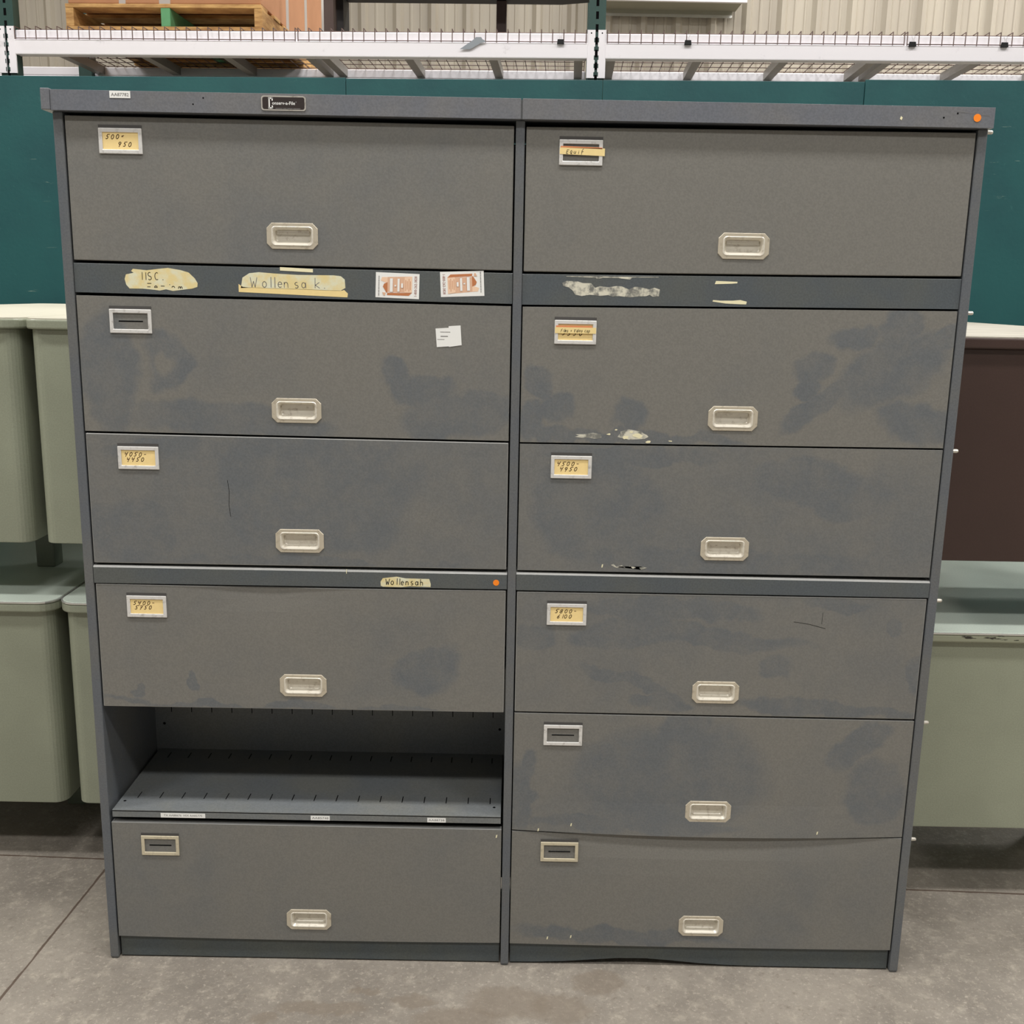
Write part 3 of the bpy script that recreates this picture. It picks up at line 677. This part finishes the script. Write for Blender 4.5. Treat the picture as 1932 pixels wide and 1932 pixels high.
# ------------------------------------------------------------------ teal plywood sheets in front of the rack
sl = math.atan(-.065)
for i, (a, b, h, lab) in enumerate(((-3.0, -.7450, 2.440, 'wide teal painted plywood sheet at the left, behind the cream desk tops'), (-.7430, .3490, 2.437, 'teal plywood sheet behind the left bay of the cabinet top'),
                       (.3510, 1.4320, 2.437, 'teal plywood sheet behind the right bay of the cabinet top'), (1.4330, 3.2, 2.4445, 'scuffed teal plywood sheet at far right, standing slightly higher'))):
    t = tag(MB().box(0, (b-a)/math.cos(sl), 0, .018, 0, h).build('plywood_sheet', TEAL, None, .0015), lab, 'plywood board', 'teal plywood sheets leaning along the rack')
    t.location = (a, 2.5-.065*a+(-.006 if i == 3 else 0), 0); t.rotation_euler = (0, 0, sl)

# ------------------------------------------------------------------ pallet rack (own frame: u along, v back)
th = math.atan(-.052)
RK = Matrix.Translation((0, 2.6, 0)) @ Matrix.Rotation(th, 4, 'Z')
rack = thing('pallet_rack', 'long pallet rack with green posts and white beams behind the teal boards', 'storage rack', (0, 2.6, 0), th)
POSTS = (-4.852, -2.2625, .326, 2.914); RD = .82
BZ, SZ, TZ = 2.540, 2.603, 2.648
for u in POSTS:
    for v in (0, RD-.06):
        mb = MB().box(u-.036, u+.036, v, v+.055, 0, 4.2)
        for k in range(34):
            z = 2.447+.0508*k-.0
            if v == 0 and z < 4.15: mb.box(u-.006, u+.006, v-.0006, v, z, z+.030, 1)
        p = mb.build('post', [RGREEN, BLACK], rack, .004)
    for z in (.3, 1.2, 2.1, 3.1, 3.9):
        MB().box(u-.015, u+.015, .055, RD-.06, z, z+.035).build('cross_brace', RGREEN, rack)
for (ua, ub) in zip(POSTS, POSTS[1:]):
    a, b = ua+.0375, ub-.0375
    for v in (0, RD):
        s = 1 if v == 0 else -1
        y0, y1 = (v-.012, v+.040) if s > 0 else (v-.040, v+.012)
        mb = MB().box(a, b, y0, y1, BZ, SZ)
        mb.box(a, b, *( (v+.004, v+.040) if s > 0 else (v-.040, v-.004)), SZ, TZ-.004)
        bm = mb.build('beam', RWHITE, rack, .004)
        for e, q in ((a, -1), (b, 1)):
            if s > 0:
                uu = (ua if q < 0 else ub)
                xa, xb = (uu+.006, uu+.040) if q < 0 else (uu-.040, uu-.006)
                m_ = MB().box(xa, xb, -.0085, -.001, 2.463, 2.656)
                m_.cyl(((xa+xb)/2, -.0088, 2.643), ((xa+xb)/2, -.0084, 2.643), .0032, 8, 1)
                xe = xb if q > 0 else xa
                for zz in (2.478, 2.512, 2.545, 2.580, 2.615): m_.box(min(xe, xe-q*.004), max(xe, xe-q*.004), -.0088, -.0084, zz-.009, zz+.009, 2)
                m_.build('connector_plate', [RWHITE, BLACK, RGREEN], bm, .0012)

# wire decks
def deck(ua, ub, label):
    t = thing('wire_deck', label, 'wire mesh deck', RK @ Vector(((ua+ub)/2, 0, TZ)), th, 'wire decks on the rack beams')
    L = (ub-ua)/2
    mb = MB(); r = .0021; n = int(round(2*L/.0485))
    for k in range(n+1):
        u = -L+2*L*k/n
        mb.cyl((u, -.016, .0055), (u, RD+.016, .0055), r, 5)
        mb.cyl((u, -.016, .0060), (u, -.016, -.047), r, 5); mb.cyl((u, RD+.016, .006), (u, RD+.016, -.047), r, 5)
    for v in (-.0175, RD+.0175): mb.cyl((-L, v, -.043), (L, v, -.043), r, 5)
    for k in range(9):
        v = .03+k*(RD-.06)/8; mb.cyl((-L, v, .0022), (L, v, .0022), r, 5)
    mb.build('wire_mesh', WIRE, t)
    for k in range(4):
        u = -L+.03+k*(2*L-.06)/3
        m_ = MB().box(u-.020, u+.020, .0405, RD-.0405, -.004, 0).box(u-.020, u-.017, .0405, RD-.0405, -.036, -.004).box(u+.017, u+.020, .0405, RD-.0405, -.036, -.004).box(u-.020, u+.020, .0405, RD-.0405, -.040, -.036)
        m_.build('support_channel', RCHAN, t)
a, b = POSTS[1]+.045, POSTS[2]-.045; mdl = (a+b)/2
deck(a, mdl-.006, 'wire deck under the wooden pallet, at the left')
deck(mdl+.006, b, 'wire deck under the dark table, left of the middle green post')
a, b = POSTS[2]+.045, POSTS[3]-.045; mdl = (a+b)/2
deck(a, mdl-.006, 'empty wire deck just right of the middle green post')
deck(mdl+.006, b, 'empty wire deck at the far right')

def in_rack(name, label, cat, u, v, z, group=None, rz=0):
    return thing(name, label, cat, RK @ Vector((u, v, z)), th+rz, group)
TOPZ = TZ+.0075
# pallet
t = in_rack('wooden_pallet', 'wooden shipping pallet with a green middle block, on the left of the rack', 'pallet', -1.575, .05, TOPZ)
w2_ = .440
for i, (u, mt) in enumerate(((-w2_, WOOD), (-.012, PGREEN), (w2_-.036, WOOD))):
    MB().box(u, u+.036 if i != 1 else u+.042, .002, 1.2, .0165, .092).build('stringer', mt, t, .002)
for zz, nm, ks in ((0, 'bottom_board', 4), (.0925, 'top_board', 7)):
    for k in range(ks):
        v = k*(1.2-.1)/(ks-1)
        MB().box(-w2_+random.uniform(-.004, .004), w2_+random.uniform(-.004, .006), v, v+.10, zz, zz+.016).build(nm, WOOD, t, .002)
# carton on the pallet
t = in_rack('cardboard_box', 'big brown cardboard carton standing on the wooden pallet', 'cardboard box', -1.575, .06, TOPZ+.1095)
MB().box(-.43, .432, 0, 1.16, .001, .62).build('carton', CBOARD, t, .004)
mb = MB()
for v in (.42, .78): mb.box(.4322, .4326, v, v+.05, .001, .62)
mb.box(-.02, .03, -.0006, -.0002, .001, .10); mb.box(-.2, -.17, -.0006, -.0002, .001, .05)
mb.build('packing_tape', STRAP, t)
# pale strip, black leg-shade panel and dark table on the second deck
t = tag(MB().box(-.011, .011, 0, .03, 0, .75).build('pale_board', PAPER, None, .001), 'narrow pale board standing upright left of the dark table', 'board')
t.location = RK @ Vector((-.934, .36, TOPZ)); t.rotation_euler = (0, 0, th)
t = in_rack('table', 'dark brown table with square legs on the rack', 'table', -.25, .08, TOPZ)
T0 = Vector((-.25, .08))
poly = [(-.90, .076), (.44, .076), (.405, .17), (.31, .30), (.17, .345), (-.90, .325)]
MB().prism_z([(x-T0.x, y-T0.y) for x, y in poly], .186, .245).build('tabletop', DTAB, t, .003)
MB().box(-.905-T0.x, -.842-T0.x, .27-T0.y, .335-T0.y, 0, .185).build('leg', DTLEG, t, .003)
MB().box(-.840-T0.x, -.808-T0.x, .20-T0.y, .33-T0.y, 0, .185).build('side_panel', DTAB, t, .002)  # black slab stands in for the shaded side of the leg
MB().box(-.125-T0.x, -.080-T0.x, .27-T0.y, .315-T0.y, 0, .185).build('leg', DTLEG, t, .003)
for x in (-.87, .297): MB().box(x-T0.x, x+.045-T0.x, .078-T0.y, .12-T0.y, 0, .185).build('leg', DTLEG, t, .003)
bpy.context.view_layer.update()

# binder clips gripping the wire lip
CL = 'black binder clips clipped on the mesh'
for x, lab in ((.1724, 'binder clip left of the middle green post'), (.7109, 'first binder clip right of the middle green post'), (1.6455, 'binder clip second from the right end of the mesh'), (2.0228, 'rightmost binder clip on the mesh lip')):
    u = x/math.cos(th)
    t = in_rack('binder_clip', lab, 'binder clip', u, -.020, TZ-.052, CL)
    MB().add([(-.015,-.006,0),(.015,-.006,0),(.013,-.0015,.019),(-.013,-.0015,.019),(-.015,.006,0),(.015,.006,0),(.013,.0015,.019),(-.013,.0015,.019)],
             [(0,1,2,3),(5,4,7,6),(0,4,5,1),(0,3,7,4),(1,5,6,2),(2,6,7,3)]).build('clip_body', CLIPB, t)
    mb = MB(); pts = [(-.0045, .018), (-.0025, .028), (-.0065, .036), (-.004, .0425), (.004, .0425), (.0065, .036), (.0025, .028), (.0045, .018)]
    for p, q in zip(pts, pts[1:]): mb.cyl((p[0], -.004, p[1]), (q[0], -.004, q[1]), .0007, 5)
    mb.build('wire_handle', CLIPW, t)
# grey scrap hanging on the beam
mb = MB().prism_y([(-.060, -.018), (-.012, -.017), (.028, .006), (.052, .012), (.046, .019), (.038, .022), (.032, .031), (.010, .031), (-.002, .020)], -.0010, 0)
t = tag(mb.build('tape_scrap', GTAPE, None), 'torn grey tape scrap hanging on the front of the white beam', 'tape scrap')
t.location = RK @ Vector((-.1995, -.0215, 2.590)); t.rotation_euler = (0, 0, th)

# ------------------------------------------------------------------ building
def struct(name, mb, mat):
    o = mb.build(name, mat); o['kind'] = 'structure'; return o
XW, YF, YB, ZC = 9.0, -7.5, 7.6, 6.8
struct('floor', MB().box(-XW, XW, YF, YB+.2, -.12, 0), CONC)
# corrugated metal siding: major rib every 0.305 m, two minor ribs between
prof = []
x = -XW; ph = 1.985-.3048*40
while ph < XW+.3:
    for dx, dy in ((-.054, 0), (-.018, -.038), (.018, -.038), (.040, 0), (.095, 0), (.102, -.006), (.116, -.006), (.123, 0), (.182, 0), (.189, -.006), (.203, -.006), (.210, 0)):
        q = ph+dx
        if -XW < q < XW: prof.append((q, YB+dy))
    ph += .3048
vs = [(a, b, z) for a, b in prof for z in (0, ZC)]
fs = [(2*i, 2*i+2, 2*i+3, 2*i+1) for i in range(len(prof)-1)]
k = len(vs); vs += [(prof[0][0], YB+.15, 0), (prof[0][0], YB+.15, ZC), (prof[-1][0], YB+.15, 0), (prof[-1][0], YB+.15, ZC)]
fs += [(k+2, k, k+1, k+3)]
struct('wall_back', MB().add(vs, fs), SIDING)
struct('wall_left', MB().box(-XW-.15, -XW, YF, YB, 0, ZC), WALLP)
struct('wall_right', MB().box(XW, XW+.15, YF, YB, 0, ZC), WALLP)
struct('wall_front', MB().box(-XW, XW, YF-.15, YF, 0, ZC), WALLD)
struct('ceiling', MB().box(-XW, XW, YF, YB, ZC, ZC+.12), CEIL)
# hood fixed on the back wall
t = thing('wall_hood', 'grey metal hood on the siding, right of the middle green post', 'wall hood', (.9, YB-.033, 3.955))
MB().box(-.20, .97, -.30, 0, .02, .40).build('hood_box', HOODM, t, .004)
MB().box(-.20, .94, -.012, 0, -.035, -.010).build('wall_trim', TRIM, t, .002)
MB().box(-.20, 1.0, -.335, -.30, .01, .05).build('drip_edge', RWHITE, t, .003)
MB().box(-.20, .94, -.010, 0, -.010, .02).build('hood_flange', HOODM, t)

# ------------------------------------------------------------------ light: rows of strip fixtures under the roof, plus an added lamp for the siding
LAMPS = [(x, y) for y in (-4.2, -1.3) for x in (-4.2, 0, 4.2)] + [(7.2, 5.4), (7.2, 6.2), (2.6, 5.7)] + [(-5.5, 2.4), (5.5, 2.4), (0, 2.9)]  # middle group is unseen; its last lamp is added to brighten the siding
EN = {-4.2: 110, -1.3: 150, 5.4: 190, 6.2: 150, 5.7: 105}
for i, (x, y) in enumerate(LAMPS):
    la = bpy.data.lights.new('ceiling_lamp', 'AREA'); la.shape = 'RECTANGLE'; la.size = 1.9; la.size_y = .5
    la.energy = EN.get(y, 170); la.color = (1, .99, .975)
    o = bpy.data.objects.new('ceiling_lamp', la); C.objects.link(o); o.location = (x, y, ZC-.45)
    mb = MB().box(-.98, .98, -.28, .28, .012, .09).box(-1.0, 1.0, -.30, .30, .09, .11)
    f_ = mb.build('ceiling_light', RWHITE, None, .005)
    tag(f_, 'white strip light fixture hanging below the roof', 'ceiling light', 'strip lights below the roof'); f_.location = o.location
w = bpy.data.worlds.new('world'); bpy.context.scene.world = w; w.use_nodes = True
w.node_tree.nodes['Background'].inputs[0].default_value = (.8, .8, .8, 1); w.node_tree.nodes['Background'].inputs[1].default_value = .3

# ------------------------------------------------------------------ camera
cam = bpy.data.cameras.new('camera'); co = bpy.data.objects.new('camera', cam); C.objects.link(co)
cam.sensor_width = 36; cam.lens = 36*1960/1932; cam.clip_end = 60
r = Vector((0.99982151, 0.00247778, 0.01872995)); u = Vector((-0.01883618, 0.20764111, 0.9780237)); fw = Vector((0.00146577, 0.97820194, -0.20765072))
M = Matrix((( r.x, u.x, -fw.x, -.0049), (r.y, u.y, -fw.y, -2.1803), (r.z, u.z, -fw.z, 1.5596), (0, 0, 0, 1)))
co.matrix_world = M
sc = bpy.context.scene; sc.camera = co
vs_ = sc.view_settings; vs_.view_transform = 'Standard'; vs_.look = 'None'; vs_.gamma = 1; vs_.use_curve_mapping = False
vs_.exposure = 0.13
